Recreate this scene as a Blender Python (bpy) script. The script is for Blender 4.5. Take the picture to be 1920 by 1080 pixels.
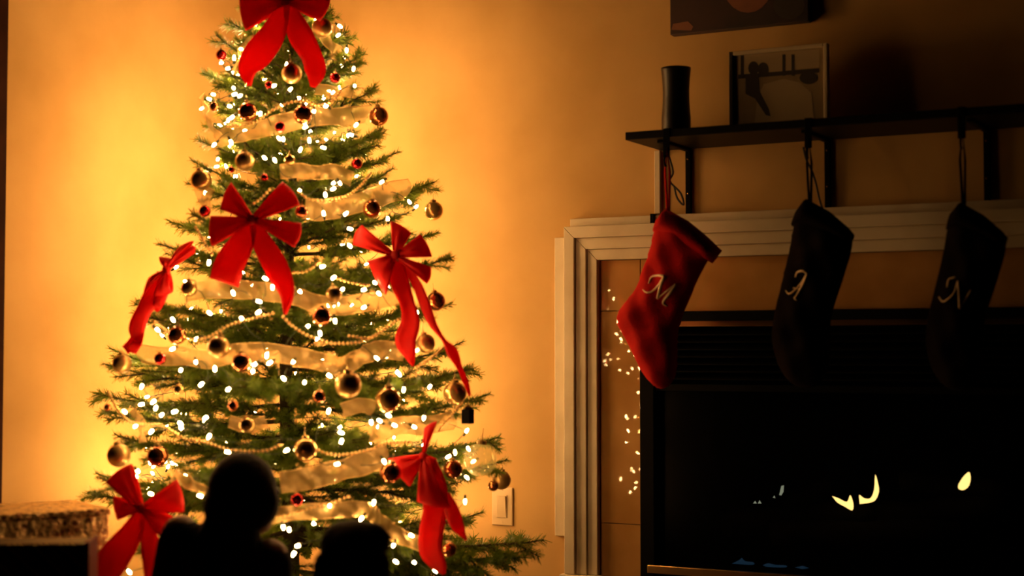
import bpy, bmesh, math, random
from mathutils import Vector, Matrix
from mathutils.bvhtree import BVHTree
from mathutils.geometry import delaunay_2d_cdt

for o in list(bpy.data.objects):
    bpy.data.objects.remove(o, do_unlink=True)
scene = bpy.context.scene
COL = scene.collection
R = random.Random(11)
PI = math.pi

# ------------------------------------------------------------------ camera
FPX, THETA, PITCH = 2900.0, math.radians(28.0), math.atan(120 / 2900.0)
CAM = Vector((2.241, -4.155, 0.90))
FWD = Vector((-math.sin(THETA) * math.cos(PITCH), math.cos(THETA) * math.cos(PITCH), math.sin(PITCH)))
RIGHT = Vector((math.cos(THETA), math.sin(THETA), 0))
UP = RIGHT.cross(FWD).normalized()
cd = bpy.data.cameras.new('camera')
cd.sensor_width = 36.0
cd.lens = FPX / 1920 * 36.0
cd.clip_start = 0.05
cd.dof.use_dof = True
cd.dof.focus_distance = 4.8
cd.dof.aperture_fstop = 1.6
cam = bpy.data.objects.new('camera', cd)
COL.objects.link(cam)
cam.matrix_world = Matrix(((RIGHT.x, UP.x, -FWD.x, CAM.x), (RIGHT.y, UP.y, -FWD.y, CAM.y),
                           (RIGHT.z, UP.z, -FWD.z, CAM.z), (0, 0, 0, 1)))
scene.camera = cam

# ------------------------------------------------------------------ world, exposure
w = bpy.data.worlds.new('night_room')
w.use_nodes = True
w.node_tree.nodes['Background'].inputs[0].default_value = (0.02, 0.012, 0.008, 1)
w.node_tree.nodes['Background'].inputs[1].default_value = 0.0
scene.world = w
scene.view_settings.view_transform = 'Standard'
scene.view_settings.look = 'None'
scene.view_settings.gamma = 1.0
scene.view_settings.use_curve_mapping = False
scene.view_settings.exposure = 0.0
BULB_COLOR = (1.0, 0.53, 0.19)
BULB_STRENGTH = 130.0            # outer string
WALL_FILL_STRENGTH = 470.0          # second string added on the wall side, stronger so the walls glow


def ray(u, v):
    return FWD + RIGHT * ((u - 960) / FPX) + UP * ((540 - v) / FPX)


def at(u, v, Z):
    """photo pixel at a depth along the view axis -> point in the room"""
    return CAM + ray(u, v) * Z


def wall_at(u, v, n=0.0):
    """photo pixel on the plane n metres in front of the wall (wall is y = 0)"""
    d = ray(u, v)
    return CAM + d * ((-n - CAM.y) / d.y)


# ------------------------------------------------------------------ helpers
def link(o, parent=None):
    COL.objects.link(o)
    if parent is not None:
        o.parent = parent
    return o


def tag(o, label=None, cat=None, group=None, kind=None):
    if label:
        o['label'] = label
    if cat:
        o['category'] = cat
    if group:
        o['group'] = group
    if kind:
        o['kind'] = kind
    return o


def empty(name, loc=(0, 0, 0)):
    o = bpy.data.objects.new(name, None)
    o.location = loc
    o.empty_display_size = 0.05
    return link(o)


class MB:
    def __init__(s):
        s.v, s.f, s.m = [], [], []

    def add(s, verts, faces, mi=0):
        b = len(s.v)
        s.v += [Vector(p) for p in verts]
        for f in faces:
            s.f.append(tuple(b + i for i in f))
            s.m.append(mi)

    def box(s, x0, x1, y0, y1, z0, z1, mi=0):
        s.add([(x0, y0, z0), (x1, y0, z0), (x1, y1, z0), (x0, y1, z0), (x0, y0, z1), (x1, y0, z1), (x1, y1, z1), (x0, y1, z1)],
              [(0, 3, 2, 1), (4, 5, 6, 7), (0, 1, 5, 4), (1, 2, 6, 5), (2, 3, 7, 6), (3, 0, 4, 7)], mi)

    def tube(s, pts, rad, n=6, mi=0, cap=True):
        pts = [Vector(p) for p in pts]
        k = len(pts)
        rads = rad if isinstance(rad, (list, tuple)) else [rad] * k
        b = len(s.v)
        ref = None
        for i, p in enumerate(pts):
            t = (pts[min(i + 1, k - 1)] - pts[max(i - 1, 0)])
            if t.length < 1e-9:
                t = Vector((0, 0, 1))
            t.normalize()
            if ref is None:
                ref = Vector((0, 0, 1)) if abs(t.z) < 0.9 else Vector((1, 0, 0))
            a = ref - t * ref.dot(t)
            if a.length < 1e-6:
                a = t.orthogonal()
            a.normalize()
            ref = a
            c = t.cross(a)
            for j in range(n):
                an = 2 * PI * j / n
                s.v.append(p + (a * math.cos(an) + c * math.sin(an)) * rads[i])
        for i in range(k - 1):
            for j in range(n):
                q = b + i * n
                s.f.append((q + j, q + (j + 1) % n, q + n + (j + 1) % n, q + n + j))
                s.m.append(mi)
        if cap:
            s.f.append(tuple(b + j for j in reversed(range(n))))
            s.m.append(mi)
            s.f.append(tuple(b + (k - 1) * n + j for j in range(n)))
            s.m.append(mi)

    def lathe(s, prof, c=(0, 0, 0), n=20, mi=0):
        c = Vector(c)
        b = len(s.v)
        for (r, z) in prof:
            for j in range(n):
                an = 2 * PI * j / n
                s.v.append(c + Vector((r * math.cos(an), r * math.sin(an), z)))
        for i in range(len(prof) - 1):
            for j in range(n):
                q = b + i * n
                s.f.append((q + j, q + (j + 1) % n, q + n + (j + 1) % n, q + n + j))
                s.m.append(mi)
        s.f.append(tuple(b + j for j in reversed(range(n))))
        s.m.append(mi)
        s.f.append(tuple(b + (len(prof) - 1) * n + j for j in range(n)))
        s.m.append(mi)

    def ball(s, c, r, nu=10, nv=7, mi=0, sc=(1, 1, 1), rot=None):
        prof = []
        c = Vector(c)
        b = len(s.v)
        for i in range(nv + 1):
            th = PI * i / nv
            for j in range(nu):
                an = 2 * PI * j / nu
                p = Vector((math.sin(th) * math.cos(an) * r * sc[0], math.sin(th) * math.sin(an) * r * sc[1], -math.cos(th) * r * sc[2]))
                if rot is not None:
                    p = rot @ p
                s.v.append(c + p)
        for i in range(nv):
            for j in range(nu):
                q = b + i * nu
                s.f.append((q + j, q + (j + 1) % nu, q + nu + (j + 1) % nu, q + nu + j))
                s.m.append(mi)

    def grid(s, rows, mi=0):
        b = len(s.v)
        nr, nc = len(rows), len(rows[0])
        for r in rows:
            s.v += [Vector(p) for p in r]
        for i in range(nr - 1):
            for j in range(nc - 1):
                q = b + i * nc + j
                s.f.append((q, q + 1, q + nc + 1, q + nc))
                s.m.append(mi)

    def mesh(s, name, mats, smooth=False, merge=False):
        me = bpy.data.meshes.new(name)
        me.from_pydata([tuple(p) for p in s.v], [], s.f)
        for m in (mats if isinstance(mats, (list, tuple)) else [mats]):
            me.materials.append(m)
        me.polygons.foreach_set('material_index', s.m)
        if merge:
            bm = bmesh.new()
            bm.from_mesh(me)
            bmesh.ops.remove_doubles(bm, verts=bm.verts, dist=1e-5)
            bmesh.ops.recalc_face_normals(bm, faces=bm.faces)
            bm.to_mesh(me)
            bm.free()
        if smooth:
            me.polygons.foreach_set('use_smooth', [True] * len(me.polygons))
        me.update()
        return me

    def build(s, name, mats, parent=None, smooth=False, merge=False):
        """vertices are in room coordinates; the parent Empty may sit anywhere"""
        if parent is not None:
            off = world_loc(parent)
            s.v = [p - off for p in s.v]
        return link(bpy.data.objects.new(name, s.mesh(name, mats, smooth, merge)), parent)


def world_loc(o):
    p = Vector((0, 0, 0))
    while o is not None:
        p += o.location
        o = o.parent
    return p


def bevel(o, wd, seg=2):
    m = o.modifiers.new('bevel', 'BEVEL')
    m.width = wd
    m.segments = seg
    m.limit_method = 'ANGLE'
    return o


def solidify(o, t):
    m = o.modifiers.new('thickness', 'SOLIDIFY')
    m.thickness = t
    m.offset = 0
    return o


def inflate(outline, T, Rr, step):
    """closed 2-D outline -> puffed 3-D body: list of (a, b, h) and faces"""
    n = len(outline)
    P = [Vector((a, b)) for a, b in outline]

    def dist(q):
        best = 1e9
        for i in range(n):
            a, b = P[i], P[(i + 1) % n]
            ab = b - a
            t = max(0, min(1, (q - a).dot(ab) / max(ab.length_squared, 1e-12)))
            best = min(best, (q - a - ab * t).length)
        return best

    def inside(q):
        c = False
        for i in range(n):
            a, b = P[i], P[(i + 1) % n]
            if (a.y > q.y) != (b.y > q.y) and q.x < (b.x - a.x) * (q.y - a.y) / (b.y - a.y) + a.x:
                c = not c
        return c
    x0, x1 = min(p.x for p in P), max(p.x for p in P)
    y0, y1 = min(p.y for p in P), max(p.y for p in P)
    pts = list(P)
    row = 0
    y = y0
    while y < y1:
        x = x0 + (step / 2 if row % 2 else 0)
        while x < x1:
            q = Vector((x, y))
            if inside(q) and dist(q) > step * 0.4:
                pts.append(q)
            x += step
        y += step * 0.87
        row += 1
    vs, es, fs, ov, oe, of = delaunay_2d_cdt(pts, [(i, (i + 1) % n) for i in range(n)], [], 1, 1e-6)
    hs = [0.0] * len(vs)
    bound = set()
    for i, src in enumerate(ov):
        if any(k < n for k in src):
            bound.add(i)
    for i, q in enumerate(vs):
        if i not in bound:
            d = min(dist(q) / Rr, 1.0)
            hs[i] = T * math.sqrt(max(0, 1 - (1 - d) ** 2))
    verts = [(q.x, q.y, hs[i]) for i, q in enumerate(vs)]
    back = {}
    for i, q in enumerate(vs):
        if i in bound:
            back[i] = i
        else:
            back[i] = len(verts)
            verts.append((q.x, q.y, -hs[i]))
    faces = [tuple(f) for f in fs] + [tuple(back[i] for i in reversed(f)) for f in fs]
    return verts, faces


def spline(pts, per=6):
    """Catmull-Rom through tuples of numbers"""
    P = [tuple(p) for p in pts]
    P = [tuple(2 * a - b for a, b in zip(P[0], P[1]))] + P + [tuple(2 * a - b for a, b in zip(P[-1], P[-2]))]
    out = []
    for i in range(1, len(P) - 2):
        for k in range(per):
            t = k / per
            out.append(tuple(0.5 * (2 * b + (c - a) * t + (2 * a - 5 * b + 4 * c - d) * t * t + (3 * b - a - 3 * c + d) * t ** 3)
                             for a, b, c, d in zip(P[i - 1], P[i], P[i + 1], P[i + 2])))
    out.append(P[-2])
    return out


# ------------------------------------------------------------------ materials
def mat(name, col, rough=0.6, metal=0.0, spec=0.5, noise=None, bump=None, emis=None, **kw):
    m = bpy.data.materials.new(name)
    m.use_nodes = True
    nt = m.node_tree
    b = nt.nodes['Principled BSDF']
    b.inputs['Base Color'].default_value = (*col, 1)
    b.inputs['Roughness'].default_value = rough
    b.inputs['Metallic'].default_value = metal
    b.inputs['Specular IOR Level'].default_value = spec
    if emis:
        b.inputs['Emission Color'].default_value = (*emis[0], 1)
        b.inputs['Emission Strength'].default_value = emis[1]
    for k, v in kw.items():
        b.inputs[k].default_value = v
    tc = nt.nodes.new('ShaderNodeTexCoord')
    if noise:
        scale, col2, lo, hi = noise[:4]
        n = nt.nodes.new('ShaderNodeTexNoise')
        n.inputs['Scale'].default_value = scale
        n.inputs['Detail'].default_value = noise[4] if len(noise) > 4 else 4
        r = nt.nodes.new('ShaderNodeValToRGB')
        r.color_ramp.elements[0].position = lo
        r.color_ramp.elements[1].position = hi
        r.color_ramp.elements[0].color = (*col, 1)
        r.color_ramp.elements[1].color = (*col2, 1)
        nt.links.new(tc.outputs['Object'], n.inputs['Vector'])
        nt.links.new(n.outputs['Fac'], r.inputs['Fac'])
        nt.links.new(r.outputs['Color'], b.inputs['Base Color'])
    if bump:
        n2 = nt.nodes.new('ShaderNodeTexNoise')
        n2.inputs['Scale'].default_value = bump[0]
        n2.inputs['Detail'].default_value = 3
        bp = nt.nodes.new('ShaderNodeBump')
        bp.inputs['Strength'].default_value = bump[1]
        bp.inputs['Distance'].default_value = bump[2]
        nt.links.new(tc.outputs['Object'], n2.inputs['Vector'])
        nt.links.new(n2.outputs['Fac'], bp.inputs['Height'])
        nt.links.new(bp.outputs['Normal'], b.inputs['Normal'])
    return m


def add_shader(m, kind, fac, col):
    """mix a Translucent / Transparent shader over the Principled one"""
    nt = m.node_tree
    b = nt.nodes['Principled BSDF']
    out = [n for n in nt.nodes if n.type == 'OUTPUT_MATERIAL'][0]
    t = nt.nodes.new(kind)
    t.inputs['Color'].default_value = (*col, 1)
    mx = nt.nodes.new('ShaderNodeMixShader')
    mx.inputs[0].default_value = fac
    src = out.inputs['Surface'].links[0].from_socket
    nt.links.new(src, mx.inputs[1])
    nt.links.new(t.outputs[0], mx.inputs[2])
    nt.links.new(mx.outputs[0], out.inputs['Surface'])
    return m


M = {}
M['wall'] = mat('wall_plaster', (0.45, 0.268, 0.092), 0.8, spec=0.12, noise=(2.6, (0.56, 0.350, 0.135), 0.35, 0.68, 6), bump=(60, 0.12, 0.004))
M['trim'] = mat('cream_trim', (0.60, 0.51, 0.36), 0.5, spec=0.3, noise=(9, (0.52, 0.43, 0.29), 0.45, 0.7))
M['wood_dark'] = mat('dark_wood', (0.018, 0.004, 0.002), 0.7, spec=0.05, noise=(14, (0.03, 0.007, 0.003), 0.4, 0.7))
M['floor'] = mat('floor_wood', (0.06, 0.03, 0.015), 0.5, noise=(8, (0.10, 0.05, 0.025), 0.4, 0.7))
M['tile'] = mat('polished_tile', (0.37, 0.19, 0.055), 0.02, spec=0.5, noise=(7, (0.48, 0.26, 0.09), 0.35, 0.7, 7))
M['grout'] = mat('grout', (0.22, 0.14, 0.08), 0.9)
M['black_metal'] = mat('black_metal', (0.002, 0.002, 0.002), 0.55, spec=0.05)
M['soot'] = mat('soot_black', (0.003, 0.003, 0.003), 0.9, spec=0.05)
M['bronze'] = mat('bronze', (0.35, 0.20, 0.08), 0.3, metal=1.0)
M['brass'] = mat('brass', (0.80, 0.52, 0.20), 0.22, metal=1.0)
M['plate'] = mat('switch_plate', (0.52, 0.37, 0.19), 0.45)
M['log'] = mat('charred_log', (0.006, 0.005, 0.004), 0.9, spec=0.1, bump=(40, 0.5, 0.01))
M['flame'] = mat('flame', (0, 0, 0), 1, emis=((1.0, 0.62, 0.18), 3.2))
M['flame_pale'] = mat('flame_pale', (0, 0, 0), 1, emis=((0.75, 0.8, 0.55), 0.45))
M['flame_blue'] = mat('flame_blue', (0, 0, 0), 1, emis=((0.04, 0.12, 0.22), 0.22))
M['vase'] = mat('vase_black', (0.006, 0.004, 0.003), 0.4, spec=0.3)
M['shelf'] = mat('shelf_black', (0.004, 0.003, 0.002), 0.5, spec=0.12)
M['frame_pale'] = mat('frame_pale', (0.62, 0.50, 0.30), 0.5)
M['frame_dark'] = mat('frame_dark', (0.02, 0.014, 0.009), 0.5)
M['photo_bg'] = mat('photo_print', (0.30, 0.21, 0.10), 0.6, noise=(14, (0.22, 0.15, 0.07), 0.4, 0.7))
M['photo_pale'] = mat('photo_pale', (0.42, 0.31, 0.17), 0.6)
M['photo_dark'] = mat('photo_dark', (0.03, 0.02, 0.012), 0.6)
M['canvas'] = mat('canvas_dark', (0.035, 0.010, 0.008), 0.7, noise=(7, (0.012, 0.006, 0.005), 0.4, 0.65))
M['canvas_warm'] = mat('canvas_warm', (0.20, 0.07, 0.03), 0.7, noise=(9, (0.12, 0.035, 0.018), 0.4, 0.7))
M['stocking_red'] = mat('red_plush', (0.45, 0.006, 0.005), 0.9, spec=0.1, bump=(260, 0.6, 0.004))
M['stocking_dark'] = mat('dark_plush', (0.010, 0.006, 0.006), 0.95, spec=0.05, bump=(260, 0.6, 0.004))
M['thread'] = mat('gold_thread', (0.95, 0.72, 0.42), 0.4, spec=0.6)
M['cord'] = mat('black_cord', (0.008, 0.006, 0.005), 0.7)
M['bark'] = mat('fir_bark', (0.07, 0.05, 0.018), 0.9, bump=(70, 0.6, 0.01))
M['needle'] = add_shader(mat('fir_needles', (0.085, 0.165, 0.018), 0.34, spec=0.5, noise=(16, (0.165, 0.250, 0.026), 0.35, 0.7)),
                         'ShaderNodeBsdfTranslucent', 0.3, (0.20, 0.28, 0.02))
M['wire'] = mat('green_wire', (0.012, 0.03, 0.010), 0.5)
M['bulb'] = mat('bulb_glow', (0, 0, 0), 1, emis=(BULB_COLOR, BULB_STRENGTH))
M['bulb_wall_fill'] = mat('bulb_glow_wall_fill', (0, 0, 0), 1, emis=(BULB_COLOR, WALL_FILL_STRENGTH))
M['bow'] = add_shader(mat('red_ribbon', (0.88, 0.028, 0.022), 0.55, spec=0.3, bump=(500, 0.2, 0.001)),
                      'ShaderNodeBsdfTranslucent', 0.5, (1.0, 0.055, 0.04))
M['gold'] = mat('gold_glass', (0.72, 0.46, 0.15), 0.18, metal=0.7)
M['gold_matte'] = mat('gold_satin', (0.62, 0.40, 0.13), 0.36, metal=0.7)
M['copper'] = mat('copper_glass', (0.52, 0.17, 0.055), 0.14, metal=0.85)
M['redball'] = mat('red_glass', (0.55, 0.015, 0.015), 0.16, metal=0.85)
M['clear'] = add_shader(mat('clear_glass', (0.75, 0.72, 0.45), 0.08, spec=0.8), 'ShaderNodeBsdfTransparent', 0.72, (0.95, 0.95, 0.8))
M['cap'] = mat('ornament_cap', (0.70, 0.48, 0.18), 0.3, metal=1.0)
M['bead'] = mat('gold_bead', (0.95, 0.66, 0.26), 0.3, metal=0.8)
M['sheer'] = add_shader(add_shader(mat('sheer_gold_ribbon', (0.70, 0.48, 0.18), 0.3, spec=0.6, metal=0.4, noise=(60, (0.85, 0.62, 0.28), 0.4, 0.7), bump=(85, 0.8, 0.006)), 'ShaderNodeBsdfTranslucent', 0.5, (0.95, 0.70, 0.30)),
                        'ShaderNodeBsdfTransparent', 0.48, (1, 0.95, 0.85))
M['sheer_edge'] = mat('ribbon_wire_edge', (0.75, 0.52, 0.2), 0.35, metal=0.8)
M['skin'] = mat('skin', (0.45, 0.25, 0.16), 0.55)
M['hair'] = mat('dark_hair', (0.012, 0.008, 0.005), 0.7, spec=0.15, bump=(90, 0.4, 0.006))
M['sweater'] = mat('dark_sweater', (0.018, 0.016, 0.02), 0.9, spec=0.1)
M['sweater2'] = mat('brown_top', (0.03, 0.018, 0.012), 0.9, spec=0.1)
M['trousers'] = mat('dark_trousers', (0.02, 0.02, 0.03), 0.9, spec=0.1)
M['eye'] = mat('eye', (0.02, 0.015, 0.01), 0.2)


def foil_material():
    m = mat('gold_foil_paper', (0.75, 0.48, 0.17), 0.3, metal=0.3, bump=(38, 0.9, 0.016))
    nt = m.node_tree
    b = nt.nodes['Principled BSDF']
    tc = nt.nodes.new('ShaderNodeTexCoord')
    v = nt.nodes.new('ShaderNodeTexVoronoi')
    v.inputs['Scale'].default_value = 48
    v.inputs['Randomness'].default_value = 0.9
    r = nt.nodes.new('ShaderNodeValToRGB')
    r.color_ramp.elements[0].position = 0.28
    r.color_ramp.elements[0].color = (0.24, 0.09, 0.025, 1)
    r.color_ramp.elements[1].position = 0.42
    r.color_ramp.elements[1].color = (0.95, 0.66, 0.28, 1)
    nt.links.new(tc.outputs['Object'], v.inputs['Vector'])
    nt.links.new(v.outputs['Distance'], r.inputs['Fac'])
    nt.links.new(r.outputs['Color'], b.inputs['Base Color'])
    return m


M['foil'] = foil_material()
M['present_dark'] = mat('dark_wrap', (0.006, 0.008, 0.006), 0.5)
M['stripe'] = mat('stripe_print', (0.60, 0.50, 0.14), 0.4, metal=0.3)
M['present_red'] = mat('red_wrap', (0.22, 0.003, 0.003), 0.6, spec=0.2)
M['present_tan'] = mat('tan_wrap', (0.60, 0.36, 0.13), 0.5)

# ------------------------------------------------------------------ the room
WLX = -0.976                      # the left wall meets the back wall behind the tree
SL = WLX
ins_l = wall_at(1204, 800).x      # fireplace insert opening
ins_t = wall_at(1400, 583).z
ins_w = 1.16
ins_r = ins_l + ins_w
ins_b = 0.16


def wall_pieces():
    mb = MB()
    x0, x1, zt = SL, 3.2, 2.7
    hx0, hx1, hz0, hz1 = ins_l + 0.03, ins_r - 0.03, ins_b + 0.03, ins_t - 0.03
    for a, b, c, d in ((x0, hx0, 0, zt), (hx1, x1, 0, zt), (hx0, hx1, hz1, zt), (hx0, hx1, 0, hz0)):
        mb.box(a, b, 0, 0.12, c, d)
    return mb


o = wall_pieces().build('wall_back', M['wall'])
tag(o, 'tan mottled plaster wall behind the tree and fireplace', 'wall', kind='structure')
dl = ray(9, 540)
CSY = CAM.y + dl.y * ((WLX + .02 - CAM.x) / dl.x)     # where the door casing starts on the left wall
mb = MB()
mb.box(WLX - .12, WLX, CSY - .05, .12, 0, 2.7)
tag(mb.build('wall_left', M['wall']), 'tan mottled plaster wall left of the tree', 'wall', kind='structure')
mb = MB()
mb.box(-4, 4, -5.5, 0.6, -0.05, 0)
tag(mb.build('floor', M['floor']), 'dark wooden floor under the tree', 'floor', kind='structure')
mb = MB()
mb.box(WLX + .0005, WLX + .022, CSY - .085, CSY, 0.001, 2.2)
mb.box(WLX + .0005, WLX + .032, CSY - .10, CSY - .08, 0.001, 2.2)
tag(bevel(mb.build('trim_1', M['wood_dark']), 0.004), 'dark brown wooden door casing at the edge of the wall', 'trim', kind='structure')
mb = MB()
sw_end = wall_at(1040, 900).x
mb.box(SL, sw_end - 0.02, -0.014, 0, 0, 0.10)
mb2 = MB()
mb2.box(WLX, WLX + .014, CSY + .001, -.015, 0, 0.10)
tag(bevel(mb2.build('baseboard_left', M['trim']), 0.004), 'cream baseboard along the left wall', 'baseboard', kind='structure')
tag(bevel(mb.build('baseboard_back', M['trim']), 0.004), 'cream baseboard along the tan wall', 'baseboard', kind='structure')

# ------------------------------------------------------------------ light switch
p = wall_at(943, 949)
t = tag(empty('light_switch', (p.x, 0, p.z)), 'cream rocker switch plate on tan wall beside the tree', 'switch')
mb = MB(); mb.box(p.x - .036, p.x + .036, -.006, 0, p.z - .058, p.z + .058); bevel(mb.build('plate', M['plate'], t), .003)
mb = MB(); mb.box(p.x - .0175, p.x + .0175, -.0085, -.004, p.z - .034, p.z + .034); bevel(mb.build('bezel', M['plate'], t), .001)
mb = MB()
mb.add([(p.x - .0145, -.009, p.z - .031), (p.x + .0145, -.009, p.z - .031), (p.x + .0145, -.014, p.z + .031), (p.x - .0145, -.014, p.z + .031),
        (p.x - .0145, -.004, p.z - .031), (p.x + .0145, -.004, p.z - .031), (p.x + .0145, -.004, p.z + .031), (p.x - .0145, -.004, p.z + .031)],
       [(0, 1, 2, 3), (0, 4, 5, 1), (1, 5, 6, 2), (2, 6, 7, 3), (3, 7, 4, 0)])
mb.build('rocker', M['plate'], t)
for dz in (-.048, .048):
    mb = MB(); mb.tube([(p.x, -.005, p.z + dz), (p.x, -.0072, p.z + dz)], .003, 8); mb.build('screw', M['plate'], t)

# ------------------------------------------------------------------ fireplace surround
c0 = wall_at(1061, 426, .03)
fs0, fz0 = c0.x, c0.z
fsr = ins_r + (ins_l - (fs0 + .10)) + .10        # outer right edge, symmetric
fzb = wall_at(1080, 1076, .03).z
sur = tag(empty('fireplace_surround', ((fs0 + fsr) / 2, 0, 0)), 'cream stepped moulding surround framing the black fireplace', 'fireplace')


def jamb_piece(side, a0, a1, n):
    """one mitred step of the surround: a0..a1 measured inwards from the outer edge"""
    mb = MB()
    if side == 'top':
        pts = [(fs0 + a0, fz0 - a0), (fsr - a0, fz0 - a0), (fsr - a1, fz0 - a1), (fs0 + a1, fz0 - a1)]
    elif side == 'l':
        pts = [(fs0 + a0, fz0 - a0), (fs0 + a1, fz0 - a1), (fs0 + a1, fzb), (fs0 + a0, fzb)]
    else:
        pts = [(fsr - a1, fz0 - a1), (fsr - a0, fz0 - a0), (fsr - a0, fzb), (fsr - a1, fzb)]
    vs = [(x, -n, z) for x, z in pts] + [(x, 0, z) for x, z in pts]
    mb.add(vs, [(0, 1, 2, 3), (4, 7, 6, 5), (0, 4, 5, 1), (1, 5, 6, 2), (2, 6, 7, 3), (3, 7, 4, 0)])
    return bevel(mb.build('moulding', M['trim'], sur, merge=True), .0022)


for a0, a1, n in ((0, .034, .046), (.0345, .068, .036), (.0685, .100, .028)):
    for side in ('l', 'top', 'r'):
        jamb_piece(side, a0, a1, n)
# outer backing boards
bo = wall_at(1041, 446, .012)
bb = wall_at(1041, 1004, .012)
mb = MB(); mb.box(bo.x, fs0 - .001, -.018, 0, bb.z, bo.z); bevel(mb.build('backing_board', M['trim'], sur), .002)
mb = MB(); mb.box(fsr + .001, fsr + (fs0 - bo.x), -.018, 0, bb.z, bo.z); bevel(mb.build('backing_board', M['trim'], sur), .002)
ct = wall_at(1070, 411, .02)
cap_r = wall_at(1222, 412, .02).x
mb = MB(); mb.box(ct.x, cap_r, -.026, 0, fz0 + .0005, ct.z); bevel(mb.build('cap_board', M['trim'], sur), .002)
mb = MB(); mb.box(cap_r + .012, fsr - (ct.x - fs0), -.026, 0, fz0 + .0005, ct.z); bevel(mb.build('cap_board', M['trim'], sur), .002)
mb = MB(); mb.box(cap_r + .0008, cap_r + .0112, -.034, 0, fz0 + .0008, ct.z + .004); mb.build('clip', M['black_metal'], sur)
for xa, xb in ((fs0 - .012, fs0 + .112), (fsr - .112, fsr + .012)):
    mb = MB(); mb.box(xa, xb, -.056, 0, 0, fzb - .001); bevel(mb.build('plinth', M['trim'], sur), .003)
# cable cover strip from mantel shelf down to the surround
ca = wall_at(1230, 283); cb = wall_at(1242, 405)
mb = MB(); mb.box(wall_at(1230, 340).x, wall_at(1241, 340).x, -.014, 0, ct.z + .006, wall_at(1236, 283).z)
tag(bevel(mb.build('cable_cover', M['trim']), .002), 'narrow cream cable cover strip on wall under the mantel shelf', 'cable cover')

# tiles inside the surround
ol, orr, ot = fs0 + .1005, fsr - .1005, fz0 - .1005
tl = tag(empty('tile_surround', ((ol + orr) / 2, 0, 0)), 'polished tan stone tiles around the black fireplace insert', 'tiles')
jz = wall_at(1160, 583, .01).z
g = .0012


def tile(x0, x1, z0, z1):
    mb = MB(); mb.box(x0 + g, x1 - g, -.009, -.001, z0 + g, z1 - g)
    bevel(mb.build('tile', M['tile'], tl), .0008, 1)


tile(ol, ins_l, jz, ot)
zz = [0.0, jz - .62, jz]
for i in range(2):
    tile(ol, ins_l, zz[i], zz[i + 1])
    tile(ins_r, orr, zz[i], zz[i + 1])
tile(ins_r, orr, jz, ot)
nx = 1
for i in range(nx):
    tile(ins_l + (ins_r - ins_l) * i / nx, ins_l + (ins_r - ins_l) * (i + 1) / nx, ins_t, ot)
mb = MB()
mb.box(ol, ins_l, -.004, 0, 0, ot); mb.box(ins_r, orr, -.004, 0, 0, ot); mb.box(ins_l, ins_r, -.004, 0, ins_t, ot)
mb.build('grout_bed', M['grout'], tl)

# ------------------------------------------------------------------ gas fireplace insert
fp = tag(empty('gas_fireplace', ((ins_l + ins_r) / 2, 0, 0)), 'black gas fireplace insert with low flames behind dark glass', 'fireplace')
gz0 = wall_at(1217, 1052, .01).z + .012
gz1 = wall_at(1400, 735, .01).z
mb = MB()
mb.box(ins_l + .001, ins_l + .045, -.02, .05, 0.001, ins_t - .001)
mb.box(ins_r - .045, ins_r - .001, -.02, .05, 0.001, ins_t - .001)
mb.box(ins_l + .045, ins_r - .045, -.03, .05, ins_t - .028, ins_t - .001)
mb.box(ins_l + .045, ins_r - .045, -.012, .05, 0.001, gz0 - .03)
mb.box(ins_l + .045, ins_r - .045, -.012, .05, gz1, gz1 + .02)
bevel(mb.build('face_frame', M['black_metal'], fp), .002)
mb = MB()
D = .46
mb.box(ins_l + .04, ins_r - .04, D, D + .01, .05, ins_t - .01)
mb.box(ins_l + .035, ins_l + .045, .05, D, .05, ins_t - .01)
mb.box(ins_r - .045, ins_r - .035, .05, D, .05, ins_t - .01)
mb.box(ins_l + .04, ins_r - .04, .05, D, gz0 - .05, gz0 - .03)
mb.box(ins_l + .04, ins_r - .04, .05, D, gz1 + .02, gz1 + .03)
mb.build('firebox', M['soot'], fp)
bt0, bt1 = wall_at(1350, 612, .02).z, wall_at(1350, 600, .02).z
mb = MB(); mb.box(ins_l + .046, ins_r - .046, -.024, .0, bt0, bt1); bevel(mb.build('trim_bar', M['bronze'], fp), .002)
z = bt0 - .012
while z > gz1 + .028:
    mb = MB()
    mb.add([(ins_l + .046, -.016, z - .010), (ins_r - .046, -.016, z - .010), (ins_r - .046, .010, z), (ins_l + .046, .010, z),
            (ins_l + .046, -.016, z - .013), (ins_r - .046, -.016, z - .013), (ins_r - .046, .010, z - .003), (ins_l + .046, .010, z - .003)],
           [(0, 1, 2, 3), (4, 7, 6, 5), (0, 4, 5, 1), (1, 5, 6, 2), (2, 6, 7, 3), (3, 7, 4, 0)])
    mb.build('louver', M['black_metal'], fp)
    z -= .021
mg = add_shader(mat('dark_fire_glass', (0.002, 0.002, 0.002), 0.25, spec=0.1), 'ShaderNodeBsdfTransparent', 0.8, (0.9, 0.9, 0.9))
mb = MB(); mb.box(ins_l + .046, ins_r - .046, .020, .024, gz0 - .028, gz1 - .001); mb.build('glass', mg, fp)
bz1, bz0 = wall_at(1217, 1058, .02).z, wall_at(1217, 1073, .02).z
mb = MB(); mb.box(wall_at(1217, 1060, .02).x, ins_r - .012, -.034, -.0205, bz0, bz1); bevel(mb.build('brass_bar', M['brass'], fp), .002)
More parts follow.
